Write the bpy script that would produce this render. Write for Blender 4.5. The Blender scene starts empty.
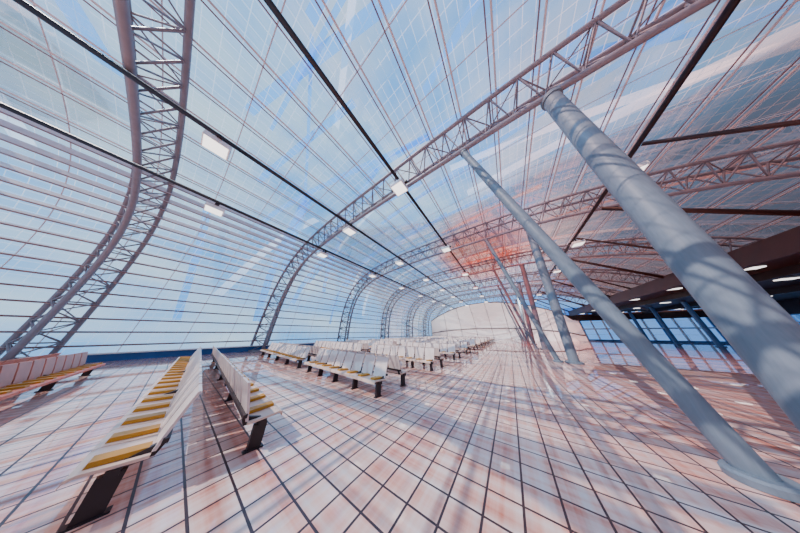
import bpy, math, random
from mathutils import Vector
random.seed(4)
EYE=1.8
C=bpy.context.scene.collection

# ---------------------------------------------------------------- materials
def newmat(name):
    m=bpy.data.materials.new(name); m.use_nodes=True
    nt=m.node_tree; nt.nodes.clear()
    out=nt.nodes.new('ShaderNodeOutputMaterial')
    return m,nt,out
def N(nt,t,**k):
    n=nt.nodes.new(t)
    for a,b in k.items(): setattr(n,a,b)
    return n
def pbr(name,col,rough=.45,metal=0,noise=.08,scale=3,emit=0,spec=.5):
    m,nt,out=newmat(name)
    p=N(nt,'ShaderNodeBsdfPrincipled')
    p.inputs['Roughness'].default_value=rough; p.inputs['Metallic'].default_value=metal
    p.inputs['Specular IOR Level'].default_value=spec
    tc=N(nt,'ShaderNodeTexCoord'); nz=N(nt,'ShaderNodeTexNoise'); nz.inputs['Scale'].default_value=scale
    nz.inputs['Detail'].default_value=4
    nt.links.new(tc.outputs['Object'],nz.inputs['Vector'])
    r=N(nt,'ShaderNodeValToRGB')
    r.color_ramp.elements[0].position=.3; r.color_ramp.elements[1].position=.7
    r.color_ramp.elements[0].color=tuple(max(0,c*(1-noise)) for c in col)+(1,)
    r.color_ramp.elements[1].color=tuple(min(1,c*(1+noise)) for c in col)+(1,)
    nt.links.new(nz.outputs[0],r.inputs[0]); nt.links.new(r.outputs[0],p.inputs['Base Color'])
    if emit:
        p.inputs['Emission Color'].default_value=(1,.97,.93,1); p.inputs['Emission Strength'].default_value=emit
    nt.links.new(p.outputs[0],out.inputs[0])
    return m
M_truss=pbr('painted_truss',(.27,.245,.28),.4,.1)
M_purlin=pbr('painted_purlin',(.27,.16,.17),.45)
M_fin=pbr('louvre_fin',(.78,.66,.66),.45)
M_dark=pbr('dark_steel',(.022,.010,.014),.4,.3)
M_brown=pbr('dark_bronze',(.045,.013,.010),.5,.1)
M_white=pbr('white_panel',(.93,.92,.92),.5,noise=.02)
M_rib=pbr('grey_rib',(.30,.28,.30),.5)
M_seat=pbr('seat_back',(.82,.64,.58),.35)
M_pan=pbr('seat_pan',(.85,.56,.43),.35)
M_coral=pbr('coral_seat',(.70,.15,.07),.4)
M_coralb=pbr('coral_back',(.58,.21,.14),.4)
M_gold=pbr('mustard_pad',(.58,.24,.01),.45)
M_leg=pbr('bench_leg',(.022,.012,.014),.4)
M_sill=pbr('sill_blue',(.03,.12,.34),.35)
M_lamp=pbr('lamp_diffuser',(.95,.95,.93),.4,emit=2.2)
M_blue=pbr('blue_mullion',(.08,.22,.48),.4)

def colmat():
    m,nt,out=newmat('column_paint')
    p=N(nt,'ShaderNodeBsdfPrincipled'); p.inputs['Roughness'].default_value=.5; p.inputs['Specular IOR Level'].default_value=.4
    tc=N(nt,'ShaderNodeTexCoord'); mp=N(nt,'ShaderNodeMapping'); mp.inputs['Scale'].default_value=(14,14,.8)
    nz=N(nt,'ShaderNodeTexNoise'); nz.inputs['Scale'].default_value=2.2; nz.inputs['Detail'].default_value=7
    r=N(nt,'ShaderNodeValToRGB')
    r.color_ramp.elements[0].position=.3; r.color_ramp.elements[0].color=(.155,.195,.235,1)
    r.color_ramp.elements[1].position=.7; r.color_ramp.elements[1].color=(.185,.225,.27,1)
    nt.links.new(tc.outputs['Object'],mp.inputs[0]); nt.links.new(mp.outputs[0],nz.inputs['Vector'])
    nt.links.new(nz.outputs[0],r.inputs[0]); nt.links.new(r.outputs[0],p.inputs['Base Color'])
    nt.links.new(p.outputs[0],out.inputs[0]); return m
M_col=colmat()

def mathn(nt,op,a,b=None,c=None,clamp=False):
    n=N(nt,'ShaderNodeMath',operation=op); n.use_clamp=clamp
    for i,v in enumerate((a,b,c)):
        if v is None: continue
        if isinstance(v,(int,float)): n.inputs[i].default_value=v
        else: nt.links.new(v,n.inputs[i])
    return n.outputs[0]

def glass(name,stops,grid=.6,haze=.2,gridsize=(.55,.42),red_glow=False):
    m,nt,out=newmat(name)
    tc=N(nt,'ShaderNodeTexCoord'); sep=N(nt,'ShaderNodeSeparateXYZ'); nt.links.new(tc.outputs['Object'],sep.inputs[0])
    nz=N(nt,'ShaderNodeTexNoise'); nz.inputs['Scale'].default_value=.16; nz.inputs['Detail'].default_value=3
    nt.links.new(tc.outputs['Object'],nz.inputs['Vector'])
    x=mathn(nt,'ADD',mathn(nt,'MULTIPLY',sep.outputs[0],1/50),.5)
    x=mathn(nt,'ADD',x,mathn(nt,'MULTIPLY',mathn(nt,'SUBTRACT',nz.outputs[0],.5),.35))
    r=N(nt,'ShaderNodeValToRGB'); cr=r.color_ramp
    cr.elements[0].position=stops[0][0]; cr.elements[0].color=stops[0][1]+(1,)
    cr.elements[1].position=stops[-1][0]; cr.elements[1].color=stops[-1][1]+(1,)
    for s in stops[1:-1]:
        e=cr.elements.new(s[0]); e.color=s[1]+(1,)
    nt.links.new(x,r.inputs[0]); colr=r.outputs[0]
    uv=N(nt,'ShaderNodeUVMap'); su=N(nt,'ShaderNodeSeparateXYZ'); nt.links.new(uv.outputs[0],su.inputs[0])
    if red_glow:  # soft red glow painted into the glass tint
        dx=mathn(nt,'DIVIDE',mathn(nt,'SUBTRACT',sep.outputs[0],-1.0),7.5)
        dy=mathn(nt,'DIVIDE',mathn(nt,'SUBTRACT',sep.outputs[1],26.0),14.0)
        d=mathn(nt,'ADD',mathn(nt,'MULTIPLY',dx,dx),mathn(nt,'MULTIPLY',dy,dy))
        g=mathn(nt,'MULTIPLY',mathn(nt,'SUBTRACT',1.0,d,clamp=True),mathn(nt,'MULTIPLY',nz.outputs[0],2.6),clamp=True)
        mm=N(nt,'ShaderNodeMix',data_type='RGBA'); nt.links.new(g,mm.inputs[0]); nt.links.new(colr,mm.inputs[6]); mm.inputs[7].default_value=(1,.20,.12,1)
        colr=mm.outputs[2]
    tr=N(nt,'ShaderNodeBsdfTransparent'); nt.links.new(colr,tr.inputs[0])
    tl=N(nt,'ShaderNodeBsdfTranslucent'); nt.links.new(colr,tl.inputs[0])
    df=N(nt,'ShaderNodeBsdfDiffuse'); df.inputs[0].default_value=(.85,.88,.95,1)
    ad=N(nt,'ShaderNodeMixShader'); ad.inputs[0].default_value=.3
    nt.links.new(tl.outputs[0],ad.inputs[1]); nt.links.new(df.outputs[0],ad.inputs[2])
    def line(o,sz,w):
        f=mathn(nt,'FRACT',mathn(nt,'DIVIDE',o,sz))
        return mathn(nt,'LESS_THAN',f,w)
    l=mathn(nt,'MAXIMUM',line(su.outputs[0],gridsize[0],.05),line(su.outputs[1],gridsize[1],.07))
    mp=N(nt,'ShaderNodeMapping'); mp.inputs['Scale'].default_value=(.05,1.6,1); mp.inputs['Rotation'].default_value=(0,0,.5)
    nt.links.new(uv.outputs[0],mp.inputs[0])
    n2=N(nt,'ShaderNodeTexNoise'); n2.inputs['Scale'].default_value=1.3; n2.inputs['Detail'].default_value=3
    nt.links.new(mp.outputs[0],n2.inputs['Vector'])
    hz=mathn(nt,'MULTIPLY',mathn(nt,'SUBTRACT',n2.outputs[0],.5),haze*5)  # slanting pale streaks painted in, imitating reflections on the panes
    fac=mathn(nt,'MAXIMUM',mathn(nt,'MULTIPLY',l,grid),hz)
    fac=mathn(nt,'MINIMUM',mathn(nt,'MAXIMUM',fac,.02),.85)
    mx=N(nt,'ShaderNodeMixShader'); nt.links.new(fac,mx.inputs[0])
    nt.links.new(tr.outputs[0],mx.inputs[1]); nt.links.new(ad.outputs[0],mx.inputs[2])
    gl=N(nt,'ShaderNodeBsdfGlossy'); gl.inputs['Roughness'].default_value=.03
    fr=N(nt,'ShaderNodeFresnel'); fr.inputs[0].default_value=1.35
    m2=N(nt,'ShaderNodeMixShader'); nt.links.new(mathn(nt,'MULTIPLY',fr.outputs[0],.5),m2.inputs[0])
    nt.links.new(mx.outputs[0],m2.inputs[1]); nt.links.new(gl.outputs[0],m2.inputs[2])
    nt.links.new(m2.outputs[0],out.inputs[0]); return m
M_glass=glass('roof_glass',[(0,(.66,.86,1)),(.42,(.58,.82,1)),(.54,(.78,.82,.98)),(.64,(.95,.68,.64)),(.78,(.60,.34,.29)),(1,(.40,.20,.16))],red_glow=True)  # blue to pink-brown tint carries the roof's reflected colours
M_glass2=glass('wall_glass',[(0,(.62,.82,1)),(.6,(.5,.7,.95)),(1,(.26,.44,.72))],gridsize=(2.0,1.4),haze=.12)

def ribbonmat(name,col,a=.5):
    m,nt,out=newmat(name)
    tr=N(nt,'ShaderNodeBsdfTransparent'); tr.inputs[0].default_value=col+(1,)
    tl=N(nt,'ShaderNodeBsdfTranslucent'); tl.inputs[0].default_value=col+(1,)
    mx=N(nt,'ShaderNodeMixShader'); mx.inputs[0].default_value=a
    nt.links.new(tr.outputs[0],mx.inputs[1]); nt.links.new(tl.outputs[0],mx.inputs[2]); nt.links.new(mx.outputs[0],out.inputs[0]); return m
M_ribB=ribbonmat('reflection_blue',(.24,.58,.95)); M_ribP=ribbonmat('reflection_pink',(1,.55,.47)); M_ribW=ribbonmat('reflection_white',(.92,.94,.97),.6)  # ribbon colours imitate reflections in the roof glass

def floormat():
    m,nt,out=newmat('floor_tile')
    p=N(nt,'ShaderNodeBsdfPrincipled')
    tc=N(nt,'ShaderNodeTexCoord'); sep=N(nt,'ShaderNodeSeparateXYZ'); nt.links.new(tc.outputs['Object'],sep.inputs[0])
    T=.37
    def line(o):
        f=mathn(nt,'FRACT',mathn(nt,'DIVIDE',mathn(nt,'ADD',o,100*T),T))
        return mathn(nt,'LESS_THAN',f,.07)
    l=mathn(nt,'MAXIMUM',line(sep.outputs[0]),line(sep.outputs[1]))
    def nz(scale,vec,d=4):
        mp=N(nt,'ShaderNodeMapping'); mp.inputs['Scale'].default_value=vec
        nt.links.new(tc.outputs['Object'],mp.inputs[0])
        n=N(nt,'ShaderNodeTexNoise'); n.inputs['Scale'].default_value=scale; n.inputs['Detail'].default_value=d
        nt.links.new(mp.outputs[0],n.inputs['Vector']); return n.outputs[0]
    a=nz(1,(6,.10,1),5); b=nz(1,(.10,6,1),5); c=nz(.2,(1,1,1),2)  # stretched noise paints reddish reflection streaks into the pink tile colour
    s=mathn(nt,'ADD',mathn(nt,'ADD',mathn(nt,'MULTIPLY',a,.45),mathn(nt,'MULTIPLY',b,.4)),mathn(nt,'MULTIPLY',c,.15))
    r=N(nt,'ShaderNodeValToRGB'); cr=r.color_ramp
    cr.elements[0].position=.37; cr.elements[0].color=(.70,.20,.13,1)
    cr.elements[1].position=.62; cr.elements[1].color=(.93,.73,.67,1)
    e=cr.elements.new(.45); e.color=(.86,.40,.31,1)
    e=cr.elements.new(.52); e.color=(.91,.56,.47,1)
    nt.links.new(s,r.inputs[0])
    fl=N(nt,'ShaderNodeVectorMath',operation='SCALE'); fl.inputs['Scale'].default_value=1/T
    nt.links.new(tc.outputs['Object'],fl.inputs[0])
    f2=N(nt,'ShaderNodeVectorMath',operation='FLOOR'); nt.links.new(fl.outputs[0],f2.inputs[0])
    wn=N(nt,'ShaderNodeTexWhiteNoise'); nt.links.new(f2.outputs[0],wn.inputs['Vector'])
    v=mathn(nt,'ADD',.92,mathn(nt,'MULTIPLY',wn.outputs['Value'],.08))
    sc=N(nt,'ShaderNodeVectorMath',operation='SCALE'); nt.links.new(r.outputs[0],sc.inputs[0]); nt.links.new(v,sc.inputs['Scale'])
    mx=N(nt,'ShaderNodeMix',data_type='RGBA'); nt.links.new(l,mx.inputs[0])
    nt.links.new(sc.outputs[0],mx.inputs[6]); mx.inputs[7].default_value=(.035,.012,.014,1)
    nt.links.new(mx.outputs[2],p.inputs['Base Color'])
    p.inputs['Specular IOR Level'].default_value=.75
    nt.links.new(mathn(nt,'ADD',.012,mathn(nt,'MULTIPLY',l,.4)),p.inputs['Roughness'])
    nt.links.new(p.outputs[0],out.inputs[0]); return m
M_floor=floormat()

# ---------------------------------------------------------------- mesh helper
class MB:
    def __init__(s,name,mats):
        s.name=name; s.v=[]; s.f=[]; s.m=[]; s.mats=mats
    def tube(s,pts,r,n=6,mi=0,cap=True):
        pts=[Vector(p) for p in pts]; base=len(s.v); k=len(pts)
        rr=r if isinstance(r,(list,tuple)) else [r]*k
        ref=None
        for i,p in enumerate(pts):
            t=(pts[min(i+1,k-1)]-pts[max(i-1,0)]).normalized()
            if ref is None:
                ref=Vector((0,0,1)) if abs(t.z)<.9 else Vector((0,1,0))
            u=t.cross(ref)
            if u.length<1e-4: u=t.cross(Vector((1,0,0)))
            u.normalize(); w=u.cross(t).normalized(); ref=w
            for j in range(n):
                a=2*math.pi*j/n
                s.v.append(p+u*math.cos(a)*rr[i]+w*math.sin(a)*rr[i])
        for i in range(k-1):
            for j in range(n):
                a=base+i*n+j; b=base+i*n+(j+1)%n
                s.f.append((a,b,b+n,a+n)); s.m.append(mi)
        if cap:
            s.f.append(tuple(base+j for j in range(n))[::-1]); s.m.append(mi)
            s.f.append(tuple(base+(k-1)*n+j for j in range(n))); s.m.append(mi)
    def box(s,lo,hi,mi=0):
        x0,y0,z0=lo;x1,y1,z1=hi
        s.hexa([(x0,y0,z0),(x1,y0,z0),(x1,y1,z0),(x0,y1,z0),(x0,y0,z1),(x1,y0,z1),(x1,y1,z1),(x0,y1,z1)],mi)
    def hexa(s,p,mi=0):
        b=len(s.v); s.v+= [Vector(q) for q in p]
        for f in ((3,2,1,0),(4,5,6,7),(0,1,5,4),(1,2,6,5),(2,3,7,6),(3,0,4,7)):
            s.f.append(tuple(b+i for i in f)); s.m.append(mi)
    def quad(s,p,mi=0):
        b=len(s.v); s.v+=[Vector(q) for q in p]; s.f.append(tuple(range(b,b+len(p)))); s.m.append(mi)
    def make(s,smooth=False,uvs=None,link=True):
        me=bpy.data.meshes.new(s.name); me.from_pydata(s.v,[],s.f)
        for m in s.mats: me.materials.append(m)
        me.polygons.foreach_set('material_index',s.m)
        if smooth: me.polygons.foreach_set('use_smooth',[True]*len(s.f))
        if uvs:
            l=me.uv_layers.new(name='UVMap')
            for lp in me.loops: l.data[lp.index].uv=uvs[lp.vertex_index]
        me.update()
        o=bpy.data.objects.new(s.name,me)
        if link: C.objects.link(o)
        return o

# ---------------------------------------------------------------- arch profile
ctrl=[(24,-1.8),(24,1.2),(23.6,4.3),(22.2,7.2),(19.6,9.3),(16,10.5),(11,11.15),(5.5,11.4),(0,11.5),(-5,11.45),(-10,10.9),(-15,9.8),(-19.5,7.9),(-23,5.25)]
def cr(p0,p1,p2,p3,t):
    return tuple(.5*((2*b)+(-a+c)*t+(2*a-5*b+4*c-d)*t*t+(-a+3*b-3*c+d)*t**3) for a,b,c,d in zip(p0,p1,p2,p3))
dense=[]
cc=[ctrl[0]]+ctrl+[ctrl[-1]]
for i in range(1,len(cc)-2):
    for k in range(12): dense.append(cr(cc[i-1],cc[i],cc[i+1],cc[i+2],k/12))
dense.append(ctrl[-1])
acc=[0]
for i in range(1,len(dense)): acc.append(acc[-1]+math.dist(dense[i],dense[i-1]))
LEN=acc[-1]
def prof(s,off=0):
    s=max(0,min(LEN,s)); i=0
    while i<len(acc)-2 and acc[i+1]<s: i+=1
    t=(s-acc[i])/(acc[i+1]-acc[i]); p=[dense[i][j]*(1-t)+dense[i+1][j]*t for j in (0,1)]
    i0=max(0,i-2); i1=min(len(dense)-1,i+3)
    d=(dense[i1][0]-dense[i0][0],dense[i1][1]-dense[i0][1]); L=math.hypot(*d); n=(d[1]/L,-d[0]/L)
    if n[0]*p[0]+n[1]*(p[1]-2)<0: n=(-n[0],-n[1])
    return (p[0]+n[0]*off,p[1]+n[1]*off)
def W(a,b,z): return (-b,a,z+EYE)
def P(s,a,off=0):
    b,z=prof(s,off); return W(a,b,z)

A0=-4.7; SP=10.65
ARCH=[A0+SP*i for i in range(-1,7)]
DEP=-1.75
def truss(a):
    mb=MB('arch_truss',[M_truss,M_dark])
    n=46; S=[LEN*i/n for i in range(n+1)]
    w=.68; d=DEP
    top=-.12
    for sgn in (-1,1): mb.tube([P(s,sgn*w,top) for s in S],.12,8)
    mb.tube([P(s,0,d) for s in S],.14,8)
    for i in range(n):
        s0,s1=S[i],S[i+1]; sm=(s0+s1)/2
        for sgn in (-1,1):
            mb.tube([P(s0,sgn*w,top),P(sm,0,d),P(s1,sgn*w,top)],.055,5,cap=False)
        mb.tube([P(s0,-w,top),P(s0,w,top)],.045,5,cap=False)
        mb.tube([P(s0,-w if i%2 else w,top),P(s1,w if i%2 else -w,top)],.035,5,cap=False)
    mb.box((-24.1,-.8,.012),(-22.0,.8,.10),0)
    o=mb.make(smooth=True); o.location=(0,a,0)
for a in ARCH: truss(a)

ymin,ymax=-18,60.5
n=90; S=[LEN*i/n for i in range(n+1)]
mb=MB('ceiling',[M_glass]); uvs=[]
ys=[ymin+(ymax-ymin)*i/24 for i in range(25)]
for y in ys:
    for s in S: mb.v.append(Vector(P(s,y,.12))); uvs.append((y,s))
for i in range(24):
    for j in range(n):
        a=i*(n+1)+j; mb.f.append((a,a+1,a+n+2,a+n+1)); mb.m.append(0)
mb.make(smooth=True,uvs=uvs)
mb=MB('roof_purlins',[M_fin,M_truss,M_purlin])
s=1.0
while s<LEN-.3:
    if s<15:
        c0=prof(s,.05); c1=prof(s,-.34); t=.055
        def q(y,c,dz): return W(y,c[0],c[1]+dz)
        mb.hexa([q(ymin,c0,-t),q(ymax,c0,-t),q(ymax,c1,-t),q(ymin,c1,-t),q(ymin,c0,t),q(ymax,c0,t),q(ymax,c1,t),q(ymin,c1,t)],0)
        mb.tube([P(s,ymin,-.37),P(s,ymax,-.37)],.04,5,2)
        s+=.86
    else:
        for ds in (0,.22): mb.tube([P(s+ds,ymin,0),P(s+ds,ymax,0)],.045 if ds else .03,5,0 if ds else 2)
        s+=1.75
y=ymin
while y<ymax:
    mb.tube([P(x,y,.06) for x in S],.022,4,0,cap=False); y+=SP/4
mb.make()
TB=[(15.2,8.7,-1.5,7.9),(9.8,9.2,-2.1,8.0),(3.7,9.5,5.2,9.4),(-8.2,9.3,3.2,9.0)]
for b,z,l0,st in TB:
    mb=MB('service_tube',[M_dark]); mb.tube([W(ymin,b,z),W(ymax,b,z)],.11,8)
    for a in ARCH:
        mb.tube([W(a,b,z),W(a,b,z+.3)],.05,6)
    mb.make(smooth=True)
    y=l0
    while y<ymax-2:
        if y>-8:
            lm=MB('pendant_panel_lamp',[M_white,M_lamp,M_dark])
            lm.box((-.44,-.44,-.80),(.44,.44,-.56),0)
            lm.box((-.39,-.39,-.815),(.39,.39,-.801),1)
            lm.tube([(0,0,-.56),(0,0,-.11)],.06,6,2)
            lm.box((-.62,-.09,-.56),(.62,.09,-.44),2)
            o=lm.make(); o.location=W(y,b,z)
        y+=st

mb=MB('reflection_ribbons',[M_ribB,M_ribP,M_ribW])  # ribbons added above the roof to imitate streaky reflections in its glass
for i in range(110):
    y=random.uniform(-14,58); wd=random.uniform(.12,.8); s0=random.uniform(2,LEN*.75); ln=random.uniform(8,22); sk=random.uniform(-5,5)
    off=random.uniform(1.2,2.2); mi=random.choice([0,0,0,2,2]) if (s0<LEN*.4 or y<16) else random.choice([1,1,2,0])
    k=14
    for j in range(k):
        t0,t1=j/k,(j+1)/k
        sa,sb=min(LEN,s0+ln*t0),min(LEN,s0+ln*t1)
        if sb<=sa: continue
        mb.quad([P(sa,y+sk*t0,off),P(sb,y+sk*t1,off),P(sb,y+sk*t1+wd,off),P(sa,y+sk*t0+wd,off)],mi)
mb.make(smooth=True)

# ---------------------------------------------------------------- floor
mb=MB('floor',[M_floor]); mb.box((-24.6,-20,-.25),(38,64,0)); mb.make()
mb=MB('trim_1',[M_sill,M_white])
mb.box((-24.0,-18,0.0),(-23.75,60.5,.45),0); mb.box((-24.0,-18,.45),(-23.6,60.5,.53),1); mb.make()

def column(base,top,r,nm='slanted_column'):
    mb=MB(nm,[M_col])
    B=Vector(W(*base)); T=Vector(W(*top)); d=(T-B)
    mb.tube([B+d*t for t in (0,.25,.5,.75,1)],[r*.9,r*.95,r,r,r],32,0)
    mb.tube([B+d*.985,B+d*1.004],r*1.2,24,0)
    mb.tube([(B.x,B.y,.005),(B.x,B.y,.08),(B.x,B.y,.11)],[r*1.55,r*1.55,r*1.4],40,0)
    o=mb.make(smooth=False)
    for p in o.data.polygons: p.use_smooth=len(p.vertices)==4
    m=o.modifiers.new('es','EDGE_SPLIT'); m.split_angle=math.radians(35)
for i in range(6):
    y=5.1+SP*i; t=A0+.1+SP*(i+1)
    column((y,-2.25,-1.8),(t,-.35,9.65),.165)
    column((y-.1,-2.98,-1.8),(t,-4.1,9.6),.285)

# ---------------------------------------------------------------- mezzanine
mb=MB('mezzanine_soffit',[M_brown,M_white,M_lamp,M_dark])
zs=4.6+EYE
mb.box((14.7,-18,zs),(37.1,60,zs+.25),0)
mb.box((14.5,-18,zs-.45),(14.9,60,zs+.75),0)
mb.box((18.5,-18,zs-.6),(18.9,60,zs),3); mb.box((26,-18,zs-.6),(26.4,60,zs),3); mb.box((36.5,-18,zs-1.9),(37.1,60,zs),0)
for y in range(-4,60,7):
    for x in (16.6,22.4,30):
        mb.box((x-.4,y-.3,zs-.08),(x+.4,y+.3,zs),2)
mb.make()
for a in ARCH[1:]:
    mb=MB('roof_strut',[M_brown])
    mb.tube([W(a,-8.6,9.4),W(a,-14.7,5.2)],.15,8); mb.tube([W(a,-14.7,5.2),W(a,-22.3,5.2)],.13,8)
    mb.tube([W(a+5.3,-8.6,9.55),W(a+5.3,-14.7,5.2)],.10,8); mb.make(smooth=True)
mb=MB('wall_right',[M_glass2,M_white,M_blue])
mb.quad([(37.5,-18,0),(37.5,61,0),(37.5,61,zs),(37.5,-18,zs)],0)
uv=[(-18,0),(61,0),(61,zs),(-18,zs)]
y=-18
while y<61.1:
    w_=.2 if int(y)%4 else .4
    mb.box((37.2,y-w_/2,0),(37.45,y+w_/2,zs),1 if int(y)%4 else 2); y+=2
for z,h_,k in ((0,.5,2),(.8,.12,1),(3.2,.22,1),(4.4,.2,2)): mb.box((37.15,-18,z),(37.5,61,z+h_),k)
uv+= [(0,0)]*(len(mb.v)-4)
mb.make(uvs=uv)
mb=MB('window_2',[M_glass2,M_white,M_blue,M_brown])
mb.quad([(13.9,60.9,0),(37.5,60.9,0),(37.5,60.9,8.2),(13.9,60.9,8.2)],0)
uv=[(13.9,0),(37.5,0),(37.5,8.2),(13.9,8.2)]
x=14.0
k=0
while x<37.6:
    mb.box((x-.13,60.6,0),(x+.13,60.85,8.2),2 if k%3==1 else 1); x+=1.95; k+=1
for z,h_,k in ((0,.35,2),(2.6,.25,1),(4.7,1.6,3)): mb.box((13.9,60.55,z),(37.5,60.88,z+h_),k)
uv+=[(0,0)]*(len(mb.v)-4)
mb.make(uvs=uv)
for y in range(3,60,7):
    mb=MB('round_column',[M_blue]); mb.tube([(24,y,.003),(24,y,.12),(24,y,.13),(24,y,zs-.01)],[.4,.4,.25,.25],20)
    o=mb.make(); m=o.modifiers.new('es','EDGE_SPLIT')
    for p in o.data.polygons: p.use_smooth=len(p.vertices)==4
# end wall
mb=MB('wall_end',[M_white,M_rib,M_dark])
nn=48
def apse(t,z):
    ang=math.pi*t; x=-23+(36.8)*t
    return (x, 53+7*math.sin(ang)-.16*z*math.sin(ang)*z*.3, z)
H=lambda t: 4.5+6.3*math.sin(math.pi*min(1,t+.02))**.6
for i in range(nn):
    t0,t1=i/nn,(i+1)/nn
    for j in range(8):
        h=lambda t,q: apse(t,H(t)*q/8)
        mb.quad([h(t0,j),h(t1,j),h(t1,j+1),h(t0,j+1)],0)
for i in range(0,nn+1,6):
    t=i/nn
    mb.tube([Vector(apse(t,H(t)*q/8))+Vector((0,-.06,0)) for q in range(9)],.06,6,1,cap=False)
for q in (.3,1):
    mb.tube([Vector(apse(i/nn,H(i/nn)*q))+Vector((0,-.08,0)) for i in range(nn+1)],.11,6,2)
mb.make(smooth=True)
for x in (-16,-6,4):  # unseen spots, added to brighten the end wall
    ld=bpy.data.lights.new('end_wall_fill','SPOT'); ld.energy=2000; ld.spot_size=math.radians(110); ld.spot_blend=.6; ld.color=(1,.97,.94); ld.shadow_soft_size=.3
    lo=bpy.data.objects.new('end_wall_fill',ld); C.objects.link(lo); lo.location=(x,46,9.2); lo.rotation_euler=(math.radians(68),0,0)
mb=MB('window_1',[M_glass2,M_purlin]); pts=[P(s,60.6,0) for s in S]
mb.v=[Vector(p) for p in pts]; mb.f=[tuple(range(len(pts)))]; mb.m=[0]; uv=[(p[0],p[2]) for p in pts]
for x in range(-22,14,3):
    mb.tube([(x,60.55,0),(x,60.55,8.5)],.06,6,1)
uv+=[(0,0)]*(len(mb.v)-len(pts))
mb.make(uvs=uv)

# ---------------------------------------------------------------- benches
def bench_mesh(nseat,pitch=.66,coral=False):
    mb=MB('waiting_bench',[M_coralb if coral else M_seat,M_gold,M_leg,M_coral if coral else M_pan]); L=nseat*pitch
    for i in range(nseat):
        x0=-(i*pitch)-.012; x1=-((i+1)*pitch)+.012
        prof_=[(-.03,.40),(-.02,.44),(.03,.455),(.25,.435),(.46,.425)]
        for (ya,za),(yb,zb) in zip(prof_,prof_[1:]):
            mb.hexa([(x1,ya,za-.03),(x0,ya,za-.03),(x0,yb,zb-.03),(x1,yb,zb-.03),(x1,ya,za),(x0,ya,za),(x0,yb,zb),(x1,yb,zb)],3)
        g=.03
        bp=[(.455,.44),(.50,.62),(.57,.86),(.615,1.0)]
        for (ya,za),(yb,zb) in zip(bp,bp[1:]):
            mb.hexa([(x1+g,ya,za),(x0-g,ya,za),(x0-g,ya+.035,za),(x1+g,ya+.035,za),(x1+g,yb,zb),(x0-g,yb,zb),(x0-g,yb+.035,zb),(x1+g,yb+.035,zb)],0)
        xc=-(i+.30)*pitch
        mb.hexa([(xc-.10,.04,.455),(xc+.10,.04,.455),(xc+.10,.44,.432),(xc-.10,.44,.432),
                 (xc-.09,.05,.50),(xc+.09,.05,.50),(xc+.09,.43,.478),(xc-.09,.43,.478)],1)
    mb.box((-L,.20,.33),(0,.30,.40),2)
    mb.box((-L,.50,.50),(0,.555,.55),2)
    xs=[-.12]+[-L*q/4 for q in (1,2,3)]+[-L+.12]
    for x in xs:
        mb.hexa([(x-.04,.16,0),(x+.04,.16,0),(x+.04,.34,0),(x-.04,.34,0),(x-.04,.16,.34),(x+.04,.16,.34),(x+.04,.34,.34),(x-.04,.34,.34)],2)
        mb.box((x-.05,.12,0),(x+.05,.38,.02),2)
        mb.hexa([(x-.03,.2,.36),(x+.03,.2,.36),(x+.03,.5,.38),(x-.03,.5,.38),(x-.03,.2,.41),(x+.03,.2,.41),(x+.03,.56,.52),(x-.03,.56,.52)],2)
    return mb.make(link=False)
bl=bench_mesh(20); bs=bench_mesh(8); bm=bench_mesh(13); bc=bench_mesh(19,coral=True)
TH=math.radians(-3.2)     # rows stand at a slight angle to the hall
def pair(src,a,b,b0=4.0):
    L=max(abs(v.co.x) for v in src.data.vertices)
    for f in (False,True):
        o=bpy.data.objects.new('waiting_bench',src.data); C.objects.link(o)
        lx,ly=(-(b-b0)-L,.9) if f else (-(b-b0),-.9)
        o.location=(-b0+lx*math.cos(TH)-ly*math.sin(TH), a+lx*math.sin(TH)+ly*math.cos(TH),0)
        o.rotation_euler=(0,0,TH+(math.pi if f else 0))
pair(bl,.78,4.0); pair(bc,-3.1,4.2)
a=4.95
while a<46:
    pair(bs,a,3.7); pair(bm,a,10.1); a+=4.1

# ---------------------------------------------------------------- light
w=bpy.data.worlds.new('sky'); bpy.context.scene.world=w; w.use_nodes=True; nt=w.node_tree; nt.nodes.clear()
out=N(nt,'ShaderNodeOutputWorld'); bg=N(nt,'ShaderNodeBackground'); bg.inputs[1].default_value=1.42
tc=N(nt,'ShaderNodeTexCoord'); mp=N(nt,'ShaderNodeMapping'); mp.inputs['Scale'].default_value=(1,1,2.2)
nz=N(nt,'ShaderNodeTexNoise'); nz.inputs['Scale'].default_value=2.2; nz.inputs['Detail'].default_value=5
nt.links.new(tc.outputs['Generated'],mp.inputs[0]); nt.links.new(mp.outputs[0],nz.inputs['Vector'])
r=N(nt,'ShaderNodeValToRGB'); r.color_ramp.elements[0].position=.40; r.color_ramp.elements[0].color=(.20,.54,1,1)
r.color_ramp.elements[1].position=.72; r.color_ramp.elements[1].color=(.95,.98,1,1)
nt.links.new(nz.outputs[0],r.inputs[0]); nt.links.new(r.outputs[0],bg.inputs[0]); nt.links.new(bg.outputs[0],out.inputs[0])
sd=bpy.data.lights.new('sun','SUN'); sd.energy=7; sd.angle=math.radians(.3); sd.color=(1,.74,.62)
so=bpy.data.objects.new('sun',sd); so.rotation_euler=(math.radians(40),math.radians(-22),0); C.objects.link(so)

# ---------------------------------------------------------------- camera
cd=bpy.data.cameras.new('camera'); cd.sensor_width=36; cd.lens=36*142/800; cd.clip_start=.05; cd.clip_end=500
co=bpy.data.objects.new('camera',cd); C.objects.link(co)
co.location=(0,0,EYE); co.rotation_euler=(math.radians(90+25.1),0,math.radians(35.05))
bpy.context.scene.camera=co
